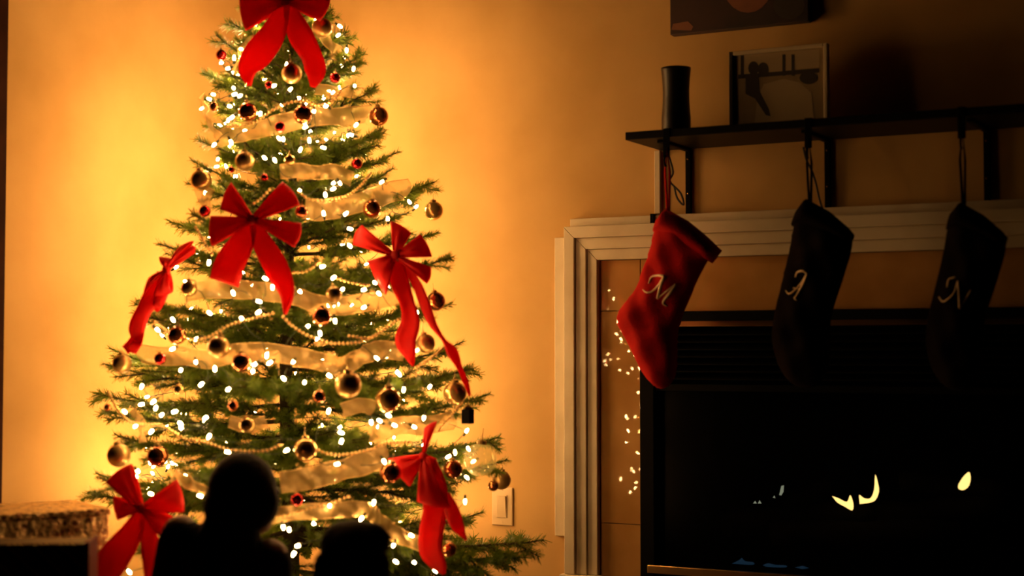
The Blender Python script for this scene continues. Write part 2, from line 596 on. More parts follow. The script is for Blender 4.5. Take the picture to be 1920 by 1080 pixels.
# logs
for (u0, v0, u1, v1, nn, r) in ((1360, 985, 1640, 960, -.20, .040), (1560, 975, 1890, 950, -.24, .044), (1450, 1000, 1800, 1000, -.14, .036), (1480, 955, 1560, 905, -.26, .03), (1690, 900, 1900, 925, -.25, .032)):
    a, b = wall_at(u0, v0, nn), wall_at(u1, v1, nn)
    pts = [a.lerp(b, i / 6) + Vector((0, 0, .006 * math.sin(i * 1.7))) for i in range(7)]
    mb = MB(); mb.tube(pts, [r * (0.85 + .2 * R.random()) for _ in pts], 10)
    mb.build('log', M['log'], fp, smooth=True)


def flame(outline, n, m, T=.006, name='flame'):
    if len(outline) > 5:
        outline = spline(outline + [outline[0]], 3)[:-1]
    q = [wall_at(u, v, n) for u, v in outline]
    vs, fs = inflate([(a.x, a.z) for a in q], T, .012, .006)
    mb = MB(); mb.add([(a, -n - h, b) for a, b, h in vs], fs)
    mb.build(name, m, fp, smooth=True)


flame([(1560, 930), (1572, 934), (1588, 941), (1594, 928), (1600, 944), (1598, 957), (1584, 950), (1570, 942)], -.10, M['flame'], .004)
flame([(1612, 945), (1611, 928), (1620, 934), (1632, 934), (1639, 918), (1641, 890), (1646, 905), (1648, 922), (1641, 938), (1628, 943)], -.10, M['flame'], .004)
flame([(1797, 908), (1806, 894), (1817, 885), (1820, 898), (1816, 912), (1806, 919), (1797, 916)], -.12, M['flame'], .01)
flame([(1461, 928), (1465, 911), (1470, 910), (1469, 922), (1465, 929)], -.10, M['flame_pale'], .003)
flame([(1449, 933), (1452, 929), (1454, 934)], -.10, M['flame_pale'], .002)
flame([(1412, 944), (1416, 939), (1419, 944)], -.10, M['flame_pale'], .002)
flame([(1421, 944), (1424, 938), (1428, 944)], -.10, M['flame_pale'], .002)
flame([(1372, 1057), (1386, 1050), (1391, 1046), (1397, 1052), (1412, 1054), (1411, 1059)], -.06, M['flame_blue'], .003)
flame([(1430, 1060), (1440, 1056), (1453, 1059), (1473, 1060), (1472, 1064), (1440, 1063)], -.06, M['flame_blue'], .003)
flame([(1490, 1064), (1505, 1061), (1517, 1065), (1505, 1067)], -.06, M['flame_blue'], .002)

# ------------------------------------------------------------------ mantel shelf
sb = wall_at(1240, 283)                 # back lower corner of the shelf's end
SHX, SHZ = sb.x, sb.z
SHD = min((abs((wall_at(1172, 265, n).x - SHX)), n) for n in [i * .005 for i in range(10, 90)])[1]
SHT = .022
sh = tag(empty('mantel_shelf', (SHX + .8, 0, SHZ)), 'long black shelf on metal brackets above the fireplace', 'shelf')
mb = MB(); mb.box(SHX, SHX + 1.75, -SHD, -.0005, SHZ, SHZ + SHT); bevel(mb.build('board', M['shelf'], sh), .002)
for u in (1290, 1551, 1850):
    a = wall_at(u, 300, .01)
    zb = wall_at(u, 412 if u < 1400 else 395, .01).z
    mb = MB()
    mb.box(a.x - .008, a.x + .008, -.012, -.0005, zb, SHZ - .0005)
    mb.box(a.x - .008, a.x + .008, -SHD * .85, -.012, SHZ - .008, SHZ - .0005)
    br = bevel(mb.build('bracket', M['black_metal'], sh), .0015)
    for dz in (.03, .13):
        mb = MB(); mb.ball((a.x, -.0125, SHZ - dz), .003, 8, 5); mb.build('screw', M['bronze'], br, smooth=True)

# vase
va = wall_at(1268, 248, SHD * .55)
vh = .187
mb = MB()
prof = []
for i in range(25):
    q = i / 24
    r = .0405 + .0015 * q - .0045 * math.sin(PI * min(1, max(0, (q - .25) / .75)))
    prof.append((r, SHZ + SHT + .001 + vh * q))
prof += [(.037, SHZ + SHT + vh), (.034, SHZ + SHT + vh * .97), (.033, SHZ + SHT + vh * .3)]
mb.lathe(prof, (va.x, va.y, 0), 32)
tag(mb.build('vase', M['vase'], None, smooth=True), 'tall dark waisted vase standing on the mantel shelf', 'vase')

# framed photo standing on the shelf
pn = SHD * .42
pa, pb = wall_at(1370, 240, pn), wall_at(1553, 85, pn)
fx0, fx1, pz0 = pa.x, pb.x, SHZ + SHT + .001
pz1 = wall_at(1460, 90, pn).z
fr = tag(empty('photo_frame', ((fx0 + fx1) / 2, -pn, pz0)), 'framed photo of a pale gown standing on the mantel shelf', 'picture frame')
fwid = .011
for name, a, b, c, d, m in (('frame_bar', fx0, fx0 + fwid, pz0, pz1, 'frame_dark'), ('frame_bar', fx1 - fwid, fx1, pz0, pz1, 'frame_pale'),
                            ('frame_bar', fx0 + fwid, fx1 - fwid, pz1 - fwid, pz1, 'frame_pale'), ('frame_bar', fx0 + fwid, fx1 - fwid, pz0, pz0 + fwid, 'frame_dark')):
    mb = MB(); mb.box(a, b, -pn - .012, -pn + .012, c, d); bevel(mb.build(name, M[m], fr), .002)
mb = MB(); mb.box(fx0 + fwid, fx1 - fwid, -pn - .002, -pn + .006, pz0 + fwid, pz1 - fwid); prt = mb.build('print', M['photo_bg'], fr)
mb = MB()
mb.add([(fx0 + .02, -pn + .006, pz1 - .06), (fx0 + .05, -pn + .006, pz1 - .06), (fx0 + .05, -pn + .09, pz0), (fx0 + .02, -pn + .09, pz0),
        (fx0 + .02, -pn + .010, pz1 - .06), (fx0 + .05, -pn + .010, pz1 - .06), (fx0 + .05, -pn + .094, pz0), (fx0 + .02, -pn + .094, pz0)],
       [(0, 1, 2, 3), (4, 7, 6, 5), (0, 4, 5, 1), (1, 5, 6, 2), (2, 6, 7, 3), (3, 7, 4, 0)])
mb.build('easel_back', M['frame_dark'], fr)


def print_shape(outline, m, lift, name):
    mb = MB()
    q = [wall_at(u, v, pn + .002) for u, v in outline]
    k = len(q)
    mb.add([(a.x, -pn - .0022 - lift, a.z) for a in q] + [(a.x, -pn - .002, a.z) for a in q],
           [tuple(range(k))] + [(i, (i + 1) % k, k + (i + 1) % k, k + i) for i in range(k)])
    mb.build(name, m, prt)


def ell(cx, cy, rx, ry, k=14):
    return [(cx + rx * math.cos(2 * PI * i / k), cy + ry * math.sin(2 * PI * i / k)) for i in range(k)]


print_shape([(1415, 232), (1420, 185), (1432, 158), (1470, 148), (1500, 155), (1522, 175), (1527, 228)], M['photo_pale'], .0004, 'printed_gown')
print_shape([(1384, 104), (1536, 92), (1536, 126), (1384, 142)], M['photo_pale'], .0001, 'printed_window')
for x in (1392, 1470, 1487):
    print_shape([(x - 3, 102), (x + 3, 102), (x + 3, 142), (x - 3, 142)], M['photo_dark'], .0004, 'printed_bar')
print_shape(ell(1413, 128, 10, 13), M['photo_dark'], .0006, 'printed_head')
print_shape(ell(1431, 130, 10, 13), M['photo_dark'], .0008, 'printed_head')
print_shape([(1398, 146), (1422, 142), (1424, 170), (1442, 205), (1445, 218), (1436, 216), (1416, 185), (1398, 176)], M['photo_dark'], .0007, 'printed_figure')
print_shape(ell(1516, 146, 17, 12), M['photo_dark'], .0006, 'printed_bouquet')
print_shape([(1384, 140), (1536, 128), (1536, 136), (1384, 148)], M['photo_dark'], .0003, 'printed_sill')

# canvas picture above the shelf
qa, qb = wall_at(1257, 66, .03), wall_at(1516, 36, .03)
cz1 = qa.z + .42
cv = tag(empty('canvas_picture', ((qa.x + qb.x) / 2, 0, qa.z)), 'dark canvas picture hung above the mantel shelf', 'picture')
mb = MB(); mb.box(qa.x, qb.x, -.032, -.001, qa.z, cz1); cvs = bevel(mb.build('canvas', M['canvas'], cv), .002)


def canvas_shape(outline, m, name, lift):
    mb = MB()
    q = [wall_at(u, v, .032) for u, v in outline]
    k = len(q)
    mb.add([(a.x, -.0322 - lift, a.z) for a in q] + [(a.x, -.0315, a.z) for a in q],
           [tuple(range(k))] + [(i, (i + 1) % k, k + (i + 1) % k, k + i) for i in range(k)])
    mb.build(name, m, cvs)


canvas_shape(ell(1402, -28, 46, 52, 20), M['canvas_warm'], 'painted_oval', .0004)
canvas_shape([(1259, 56), (1262, 45), (1290, 40), (1300, 50), (1296, 57)], M['canvas_warm'], 'painted_patch', .0003)
canvas_shape(ell(1480, 10, 30, 26, 16), M['photo_dark'], 'painted_oval', .0003)

# ------------------------------------------------------------------ stockings
def stocking(outline, n, m, strokes, label, cuffline, hook_u, T=.056):
    q = [wall_at(u, v, n) for u, v in spline(outline + [outline[0]], 4)[:-1]]
    vs, fs = inflate([(a.x, a.z) for a in q], T, .088, .011)
    cx = sum(a.x for a in q) / len(q)
    ztop = max(a.z for a in q)
    root = tag(empty('stocking', (cx, -n, ztop)), label, 'stocking', 'stockings hung from the mantel shelf')

    def fold(a, b):
        return .004 * math.sin(a * 95 + b * 30) + .005 * math.sin(b * 55 - a * 40)
    mb = MB(); mb.add([(a, -n - h - (fold(a, b) * min(1, abs(h) / T) if h > 0 else 0), b) for a, b, h in vs], fs)
    mb.build('body', m, root, smooth=True)

    # cuff: puffed band round the opening
    q2 = [wall_at(u, v, n) for u, v in cuffline]
    vs2, fs2 = inflate([(a.x, a.z) for a in q2], T + .004, .045, .01)
    mb = MB(); mb.add([(a, -n - h, b) for a, b, h in vs2], fs2)
    mb.build('cuff', m, root, smooth=True)
    # hanging loop up to the shelf edge
    a = wall_at(hook_u[0], hook_u[1], n)
    zt = SHZ + .004
    mb = MB()
    mb.tube([(a.x, -n - .002, a.z - .012), (a.x - .006, -n - .002, (a.z + zt) * .5), (a.x, -n - .001, zt - .035), (a.x + .006, -n, (a.z + zt) * .5), (a.x + .004, -n, a.z - .012)], .0035, 6)
    mb.build('loop', m, root, smooth=True)
    # embroidered letter: a raised stitch line lying on the front face
    bvh = BVHTree.FromPolygons([(a, -n - h - (fold(a, b) * min(1, abs(h) / T) if h > 0 else 0), b) for a, b, h in vs], [list(f) for f in fs])
    letter = MB()
    for st in strokes:
        pts, ws = [], []
        for (u, v, wd) in spline(st, 7):
            d = ray(u, v).normalized()
            hit = bvh.ray_cast(CAM, d)[0]
            if hit is None:
                continue
            pts.append(hit - d * .0015)
            ws.append(wd * .0023)
        letter.tube(pts, ws, 6)
    letter.build('embroidered_letter', M['thread'], root, smooth=True)
    # black holder strap over the shelf front
    hx = wall_at(hook_u[0] - 2, 300, SHD).x
    hd = tag(empty('stocking_holder', (hx, -SHD, SHZ)), hook_u[2], 'stocking holder', 'stocking holders on the mantel shelf')
    mb = MB()
    mb.box(hx - .010, hx + .010, -SHD - .003, -SHD - .0005, SHZ - .055, SHZ + SHT + .0025)
    mb.box(hx - .010, hx + .010, -SHD - .003, -SHD + .04, SHZ + SHT + .0005, SHZ + SHT + .0025)
    bevel(mb.build('strap', M['black_metal'], hd), .001)
    mb = MB()
    arc = [(hx, -SHD - .004 - .014 * math.sin(PI * i / 8), SHZ - .052 - .014 * (1 - math.cos(PI * i / 8))) for i in range(9)]
    mb.tube(arc, .003, 6); mb.build('hook', M['black_metal'], hd, smooth=True)
    return root


def c8(x, y, wd=1.0):
    return (x / 2.843 + 1020, y / 2.843 + 380, wd)


def c3(x, y, wd=1.0):
    return (x / 2.7 + 1400, y / 2.7 + 350, wd)


SN = SHD + .004
outM = [(1249, 392), (1234, 412), (1226, 436), (1216, 478), (1192, 540), (1166, 575), (1157, 596), (1166, 622), (1186, 660), (1204, 698), (1232, 727), (1256, 722), (1268, 695),
        (1270, 655), (1273, 615), (1296, 552), (1322, 498), (1340, 466), (1318, 440), (1292, 418), (1268, 402)]
strM = [[c8(558, 430, .8), c8(572, 398, 1.2), c8(605, 388, 1.3), c8(640, 393, 1.8)],
        [c8(640, 393, 1.6), c8(612, 438, 1.4), c8(575, 474, 1.1), c8(545, 478, .9), c8(527, 464, .5)],
        [c8(640, 393, 1.8), c8(622, 440, 2.0), c8(603, 512, 1.6)],
        [c8(603, 512, 1.0), c8(650, 474, 1.0), c8(702, 434, 1.0)],
        [c8(702, 434, 1.4), c8(672, 478, 1.9), c8(640, 520, 1.7), c8(636, 540, 1.2), c8(656, 552, .7)]]
stocking(outM, SN, M['stocking_red'], strM, 'red plush stocking embroidered with the letter M', [(1249, 391), (1236, 408), (1224, 434), (1246, 443), (1290, 468), (1336, 494), (1352, 468), (1320, 438), (1290, 414)],
         (1252, 392, 'black strap hanger holding the red stocking on the shelf'))
dx, dy = 255, -12
outA = [(1512, 374), (1495, 396), (1488, 425), (1480, 470), (1466, 530), (1452, 588), (1448, 640), (1462, 690), (1490, 722), (1530, 724), (1552, 690), (1556, 640), (1560, 590), (1582, 520), (1598, 460), (1590, 432), (1556, 400)]
strA = [[c8(1340, 398, .7), c8(1350, 372, 1.1), c8(1380, 364, 1.2), c8(1403, 378, 1.3)],
        [c8(1401, 379, 1.1), c8(1372, 428, 1.2), c8(1335, 468, 1.1), c8(1305, 486, .9), c8(1287, 468, .5)],
        [c8(1402, 378, 1.5), c8(1378, 440, 1.7), c8(1346, 496, 1.3), c8(1334, 508, .8), c8(1346, 520, .6)],
        [c8(1328, 455, .8), c8(1350, 458, .8), c8(1368, 464, .7)]]
stocking(outA, SN, M['stocking_dark'], strA, 'dark stocking embroidered with the letter A', [(1512, 373), (1492, 396), (1485, 424), (1510, 432), (1560, 446), (1596, 462), (1602, 440), (1592, 428), (1556, 397)],
         (1518, 378, 'black strap hanger holding the stocking lettered A'))
outN = [(a + 288, b + 6) for a, b in outA]
strN = [[c3(1014, 508, .6), c3(1024, 470, .9), c3(1056, 458, .8)],
        [c3(1068, 478, .7), c3(1048, 538, .6), c3(1012, 574, .8), c3(990, 580, .9), c3(973, 558, .6)],
        [c3(1068, 478, 1.0), c3(1074, 545, 1.2), c3(1078, 616, 1.3)],
        [c3(1078, 616, .9), c3(1104, 576, 1.0), c3(1134, 524, .6)]]
stocking(outN, SN, M['stocking_dark'], strN, 'dark stocking embroidered with the letter N', [(a + 288, b + 6) for a, b in [(1512, 373), (1492, 396), (1485, 424), (1510, 432), (1560, 446), (1596, 462), (1602, 440), (1592, 428), (1556, 397)]],
         (1806, 384, 'black strap hanger holding the stocking lettered N'))
# loose cords hanging below the shelf
for pts, lab in (([(1252, 286), (1262, 322), (1256, 340), (1276, 362), (1282, 384), (1270, 372), (1264, 350)], 'looped black cord dangling beside the red stocking'),
                 ([(1506, 276), (1512, 300), (1522, 320), (1530, 345), (1536, 372), (1542, 392)], 'black cord dangling beside the stocking lettered A')):
    mb = MB()
    mb.tube([wall_at(u, v, SHD * .5) for u, v in spline(pts, 5)], .003, 6)
    tag(mb.build('cord', M['cord'], None, smooth=True), lab, 'cord', 'cords under the mantel shelf')


# ------------------------------------------------------------------ the fir tree
TZ = 4.34                                    # depth of the trunk along the view axis
ax = at(541, 900, TZ)
AX, AY = ax.x, ax.y
PROF = [(0.05, .50), (0.25, .60), (.54, .585), (.66, .56), (.79, .545), (.91, .49), (1.05, .45), (1.21, .385), (1.33, .325), (1.44, .285), (1.60, .245), (1.81, .175), (1.92, .11), (2.03, .02)]


def prof(z):
    if z <= PROF[0][0]:
        return PROF[0][1]
    for (a, ra), (b, rb) in zip(PROF, PROF[1:]):
        if z <= b:
            return ra + (rb - ra) * (z - a) / (b - a)
    return .02


RH = Vector((RIGHT.x, RIGHT.y))
FH = Vector((FWD.x, FWD.y)).normalized()


def surf(u, v, k=1.0):
    """point on the tree's camera-side surface seen at a photo pixel"""
    Z = TZ
    for _ in range(5):
        p = at(u, v, Z)
        d = Vector((p.x - AX, p.y - AY)).dot(RH)
        r = prof(p.z) * k
        Z = TZ - math.sqrt(max(0.0, r * r - d * d))
    return at(u, v, Z)


tree = tag(empty('christmas_tree', (AX, AY, 0)), 'lit green fir tree dressed with red bows against the wall', 'christmas tree')
mb = MB()
tp = [Vector((AX + .008 * math.sin(z * 5), AY + .006 * math.cos(z * 4), z)) for z in [i * .1 for i in range(1, 21)]]
mb.tube(tp, [.028 - .0118 * p.z for p in tp], 10)
mb.build('trunk', M['bark'], tree, smooth=True)
mb = MB()
mb.lathe([(.20, .0005), (.20, .02), (.07, .05), (.06, .16), (.045, .16), (.045, .06)], (AX, AY, 0), 24)
mb.build('stand', M['black_metal'], tree, smooth=True)


def make_branch(L, seed):
    """wood and needles of one fir branch along +X, twigs mostly in the XY plane"""
    rr = random.Random(seed)
    wood, need = MB(), MB()
    lines = []

    def stem(p0, d, length, r0, level):
        n = max(3, int(length / .035))
        pts = [p0.copy()]
        p, d = p0.copy(), d.normalized()
        for i in range(n):
            d = (d + Vector((rr.uniform(-.06, .06), rr.uniform(-.06, .06), rr.uniform(-.05, .06) + (.02 if level == 0 else .012)))).normalized()
            p = p + d * (length / n)
            pts.append(p.copy())
        wood.tube(pts, [r0 * (1 - .75 * i / n) for i in range(n + 1)], 5)
        lines.append((pts, level))
        return pts

    main = stem(Vector((0, 0, 0)), Vector((1, 0, -.04)), L, .0035 + .006 * L, 0)
    x = .20 * L
    side = 1
    while x < L * .95:
        f = x / L
        i = min(len(main) - 2, int(f * (len(main) - 1)))
        p = main[i]
        tl_ = (.36 * L * (1 - f) ** .75 + .045) * rr.uniform(.7, 1.1)
        ang = rr.uniform(.62, .95) * side
        dirn = Vector((math.cos(ang), math.sin(ang), rr.uniform(-.22, .22)))
        tw = stem(p, dirn, tl_, .0028, 1)
        if tl_ > .09:
            k = 2 if tl_ < .15 else 3
            for q in range(k):
                pp = tw[int((q + 1) / (k + 1) * (len(tw) - 1))]
                a2 = ang + rr.choice((-1, 1)) * rr.uniform(.5, .8)
                stem(pp, Vector((math.cos(a2), math.sin(a2), rr.uniform(-.2, .25))), tl_ * rr.uniform(.28, .45), .0017, 2)
        side = -side
        x += rr.uniform(.026, .046)
    for pts, level in lines:
        for a, b in zip(pts, pts[1:]):
            seg = b - a
            t = seg.normalized()
            if level == 0 and a.x < .14 * L:
                continue
            u = t.orthogonal().normalized()
            w_ = t.cross(u)
            cnt = max(2, int(seg.length / .00062))
            for i in range(cnt):
                an = rr.uniform(0, 2 * PI)
                o = u * math.cos(an) + w_ * math.sin(an)
                dr = (t * rr.uniform(.45, .95) + o).normalized()
                p = a + seg * ((i + rr.random()) / cnt)
                ln = rr.uniform(.014, .024)
                s = dr.cross(t).normalized() * .0010
                tip = p + dr * ln
                need.add([p - s, p + s, tip + s * .6, tip - s * .6], [(0, 1, 2, 3)])
    return wood.mesh('branch', M['bark'], True), need.mesh('needles', M['needle']), main[-1].copy()


LENS = [.10, .17, .25, .33, .42, .52, .62]
LIB = {L: [make_branch(L, 100 + 7 * i + k) for k in range(3)] for i, L in enumerate(LENS)}


def place_branch(z0, direction, length):
    L = min(LENS, key=lambda q: abs(q - length))
    wm, nm, tipv = R.choice(LIB[L])
    b = link(bpy.data.objects.new('branch', wm), tree)
    x = direction.normalized()
    y = Vector((0, 0, 1)).cross(x).normalized()
    zz_ = x.cross(y)
    roll = R.uniform(-.35, .35)
    y, zz_ = y * math.cos(roll) + zz_ * math.sin(roll), zz_ * math.cos(roll) - y * math.sin(roll)
    s = length / tipv.length
    lean = tipv.rotation_difference(Vector((1, 0, 0))).to_matrix().to_4x4()
    b.matrix_local = Matrix(((x.x * s, y.x * s, zz_.x * s, 0), (x.y * s, y.y * s, zz_.y * s, 0), (x.z * s, y.z * s, zz_.z * s, z0), (0, 0, 0, 1))) @ lean
    n = link(bpy.data.objects.new('needles', nm), b)
    n['kind'] = 'stuff'
    return b


# branches whose tips draw the outline seen in the photo
tips = [(405, 66), (380, 137), (383, 186), (358, 300), (318, 416), (298, 457), (258, 562), (205, 652), (180, 737), (196, 770), (215, 815), (165, 922), (180, 888), (372, 262),
        (622, 18), (684, 100), (708, 168), (748, 284), (817, 340), (822, 436), (842, 482), (846, 570), (880, 690), (918, 738), (936, 820), (950, 862), (906, 960), (1020, 1012), (995, 1030),
        (720, 250), (800, 345), (640, 60), (430, 40), (870, 640), (890, 1040)]
for (u, v) in tips:
    Zt = TZ + R.uniform(-.10, .10)
    p = at(u, v, Zt)
    h = Vector((p.x - AX, p.y - AY, 0))
    el = .55 if p.z > 1.75 else .32 if p.z > 1.3 else .16 if p.z > .8 else .06
    if u in (1020, 995):
        el = -.05
    z0 = p.z - h.length * math.tan(el)
    d = Vector((h.x, h.y, p.z - z0))
    place_branch(z0, d, d.length)
# whorls all round the trunk
z = .24
ph = 0.0
while z < 1.93:
    n = 8 if z < 1.0 else 8 if z < 1.6 else 7
    el = .02 + .55 * max(0, (z - .6) / 1.4)
    for i in range(n):
        a = ph + 2 * PI * i / n + R.uniform(-.2, .2)
        r = prof(z + .05) * R.uniform(.74, 1.0)
        e = el + R.uniform(-.13, .13)
        d = Vector((math.cos(a), math.sin(a), math.tan(e))) * r
        place_branch(z + R.uniform(-.03, .03), d, max(.08, d.length))
    ph += 2.1
    z += .138 if z < 1.2 else .105 if z < 1.6 else .085
place_branch(1.90, Vector((.02, .0, .12)), .13)
# short twiggy growth close to the trunk, mostly where it shows on the room side
for i in range(34):
    a = math.atan2(-FH.y, -FH.x) + R.uniform(-1.3, 1.3)
    d = Vector((math.cos(a), math.sin(a), R.uniform(-.1, .9)))
    place_branch(.45 + i * .038, d, R.uniform(.15, .22) if i < 24 else R.uniform(.10, .14))

# ------------------------------------------------------------------ string of lights
front_px = [(637, 49), (634, 66), (650, 94), (663, 129), (607, 125), (665, 161), (452, 92), (439, 109), (415, 118), (428, 128), (438, 165), (439, 177), (449, 180), (400, 177), (393, 186),
            (379, 203), (430, 199), (435, 220), (488, 213), (513, 161), (544, 168), (560, 184), (612, 198), (668, 234), (659, 253), (589, 208), (573, 238), (582, 247), (580, 264), (524, 260),
            (531, 262), (402, 271), (607, 277), (538, 120), (563, 281), (496, 296), (515, 300), (433, 266), (626, 343), (637, 343), (625, 354), (610, 365), (562, 357), (716, 341), (780, 388),
            (727, 411), (656, 429), (768, 379), (392, 492), (348, 529), (346, 538), (497, 522), (511, 538), (437, 549), (485, 565), (562, 546), (604, 500), (625, 521), (642, 543), (683, 543),
            (703, 530), (710, 550), (683, 576), (656, 461), (607, 401), (648, 401), (485, 585), (453, 597), (393, 587), (324, 599), (295, 618), (368, 636), (367, 678), (324, 654), (339, 694),
            (403, 692), (377, 721), (428, 730), (266, 724), (478, 683), (474, 696), (506, 680), (500, 667), (550, 678), (532, 710), (288, 753), (292, 765), (266, 758), (234, 772), (303, 778),
            (327, 772), (386, 783), (254, 799), (338, 794), (577, 612), (600, 625), (595, 636), (628, 601), (707, 672), (571, 717), (617, 704), (748, 701), (757, 730), (616, 771), (728, 779),
            (696, 791), (712, 789), (780, 658), (806, 725), (795, 783), (782, 586), (284, 809), (340, 803), (392, 818), (258, 883), (283, 926), (376, 930), (324, 975), (354, 977), (426, 847),
            (538, 844), (478, 1019), (531, 988), (542, 993), (551, 1038), (559, 1023), (525, 1053), (242, 1072), (637, 800), (639, 811), (640, 828), (776, 800), (589, 837), (633, 870), (739, 797),
            (618, 948), (589, 981), (640, 985), (678, 972), (701, 942), (738, 1022), (771, 1004), (793, 1013), (742, 1053), (776, 1054), (817, 1071), (872, 940), (878, 841), (888, 865), (875, 895),
            (853, 849), (841, 856), (720, 865), (875, 808)]
bulbs = [surf(u, v, .97) for u, v in front_px]
wall_fill_bulbs = []  # added bulbs deep behind the tree, placed to brighten the walls
fb = math.atan2(RH.y, RH.x)
while len(wall_fill_bulbs) < 230:
    zb = R.uniform(.35, 1.88)
    a = R.uniform(.38, PI - .0)          # wall side of the tree
    r = prof(zb) * R.uniform(.62, .80 + .14 * math.sin(a))
    wall_fill_bulbs.append(Vector((AX + r * math.cos(fb + a), AY + r * math.sin(fb + a), zb)))
mb = MB()
bp = [(.0008, -.008), (.0024, -.0065), (.0036, -.003), (.0037, .001), (.0033, .004), (.0026, .006)]
mb.lathe(bp, n=8, mi=0)
mb.lathe([(.0030, .005), (.0034, .009), (.0030, .016), (.0015, .017)], n=6, mi=1)
BULB_MB = mb


def spiral_key(p):
    return (int(p.z / .11), (math.atan2(p.y - AY, p.x - AX)) * (1 if int(p.z / .11) % 2 else -1))


def light_string(spots, m, label):
    sl = tag(empty('string_lights', (AX, AY, 0)), label, 'string lights')
    bulb_me = BULB_MB.mesh('bulb', [m, M['wire']], True)
    spots = sorted(spots, key=spiral_key)
    for p in spots:
        b = link(bpy.data.objects.new('bulb', bulb_me), sl)
        b.location = p - Vector((AX, AY, 0))
        b.rotation_euler = (R.uniform(-1.2, 1.2), R.uniform(-1.2, 1.2) + R.choice((0, 0, PI)), R.uniform(0, 6.28))
    pts = []
    for p, q in zip(spots, spots[1:]):
        a0, a1 = math.atan2(p.y - AY, p.x - AX), math.atan2(q.y - AY, q.x - AX)
        a1 = a0 + (a1 - a0 + PI) % (2 * PI) - PI
        r0, r1 = Vector((p.x - AX, p.y - AY)).length, Vector((q.x - AX, q.y - AY)).length
        far = abs(a1 - a0) > .6
        for i in range(12 if far else 6):
            t = i / (12 if far else 6)
            a = a0 + (a1 - a0) * t
            r = (r0 + (r1 - r0) * t) * (1 - (.45 if far else .10) * math.sin(PI * t))
            pts.append((AX + r * math.cos(a), AY + r * math.sin(a), p.z + (q.z - p.z) * t + .012 * math.sin(PI * t * 2)))
    mb = MB()
    mb.tube(pts, .0011, 4)
    mb.build('wire', M['wire'], sl, smooth=True)


light_string(bulbs, M['bulb'], 'string of warm white mini lights on the front of the fir tree')
light_string(wall_fill_bulbs, M['bulb_wall_fill'], 'added string of stronger warm mini lights deep in the fir tree, brightening the walls behind it')

# ------------------------------------------------------------------ sheer ribbon garland
rg = tag(empty('ribbon_garland', (AX, AY, 0)), 'sheer gold ribbon garland draped in bands round the fir tree', 'garland')
bands = [([(590, 167), (640, 172), (702, 178)], 20, .8), ([(405, 262), (440, 250), (483, 243), (520, 234), (587, 219), (640, 219), (690, 214)], 34, .86),
         ([(380, 180), (386, 210), (395, 235), (410, 258)], 14, 1.0), ([(525, 322), (560, 320), (595, 324), (625, 322), (660, 336)], 26, .84),
         ([(570, 390), (600, 394), (630, 390), (683, 377), (736, 360), (765, 352)], 38, .9), ([(370, 358), (384, 368), (400, 374)], 34, .9),
         ([(350, 550), (390, 543), (437, 543), (480, 545), (520, 550), (556, 556), (595, 570), (640, 574), (690, 566), (748, 556)], 32, .86),
         ([(262, 662), (300, 668), (345, 668), (396, 674), (440, 662), (490, 660), (548, 667), (600, 678), (640, 687), (668, 674), (690, 662), (714, 656), (756, 660)], 32, .88),
         ([(690, 812), (716, 806), (757, 797), (800, 797), (850, 788)], 32, .9), ([(525, 905), (567, 899), (611, 889), (655, 877), (699, 864), (725, 852)], 38, .88),
         ([(498, 970), (553, 961), (626, 957), (680, 954), (700, 964), (720, 985), (745, 1003), (786, 1019), (815, 1028)], 26, .96), ([(325, 891), (359, 908), (386, 925)], 20, .96),
         ([(440, 130), (455, 100), (466, 72)], 26, .9), ([(600, 60), (625, 90), (640, 110)], 24, .8), ([(250, 770), (262, 790), (268, 830)], 14, .9),
         ([(640, 770), (675, 760), (700, 765)], 26, .8), ([(430, 790), (465, 800), (500, 790)], 22, .7)]
for path, wpx, k in bands:
    pts = spline(path, 8)
    c = [surf(u, v, k) for u, v in pts]
    rows = []
    hw = wpx * .00147 * .5
    ph = R.uniform(0, 6)
    for i, p in enumerate(c):
        out = Vector((p.x - AX, p.y - AY, 0))
        out.normalize()
        tan = (c[min(i + 1, len(c) - 1)] - c[max(i - 1, 0)]).normalized()
        up = (Vector((0, 0, 1)) - tan * tan.z)
        if up.length < .5:
            up = up + RIGHT.copy() * .5
        up.normalize()
        tilt = .35 * math.sin(i * .33 + ph)
        wv = up * math.cos(tilt) + out * math.sin(tilt)
        rows.append([p + wv * (hw * j) + out * (.006 * math.sin(i * .8 + j * 2 + ph) + .005 * (1 - j * j)) for j in (-1, -.5, 0, .5, 1)])
    mb = MB(); mb.grid(rows)
    bd = mb.build('ribbon_band', M['sheer'], rg, smooth=True)
    for e in (0, -1):
        mb = MB(); mb.tube([r[e] for r in rows], .0011, 5); mb.build('wired_edge', M['sheer_edge'], bd, smooth=True)

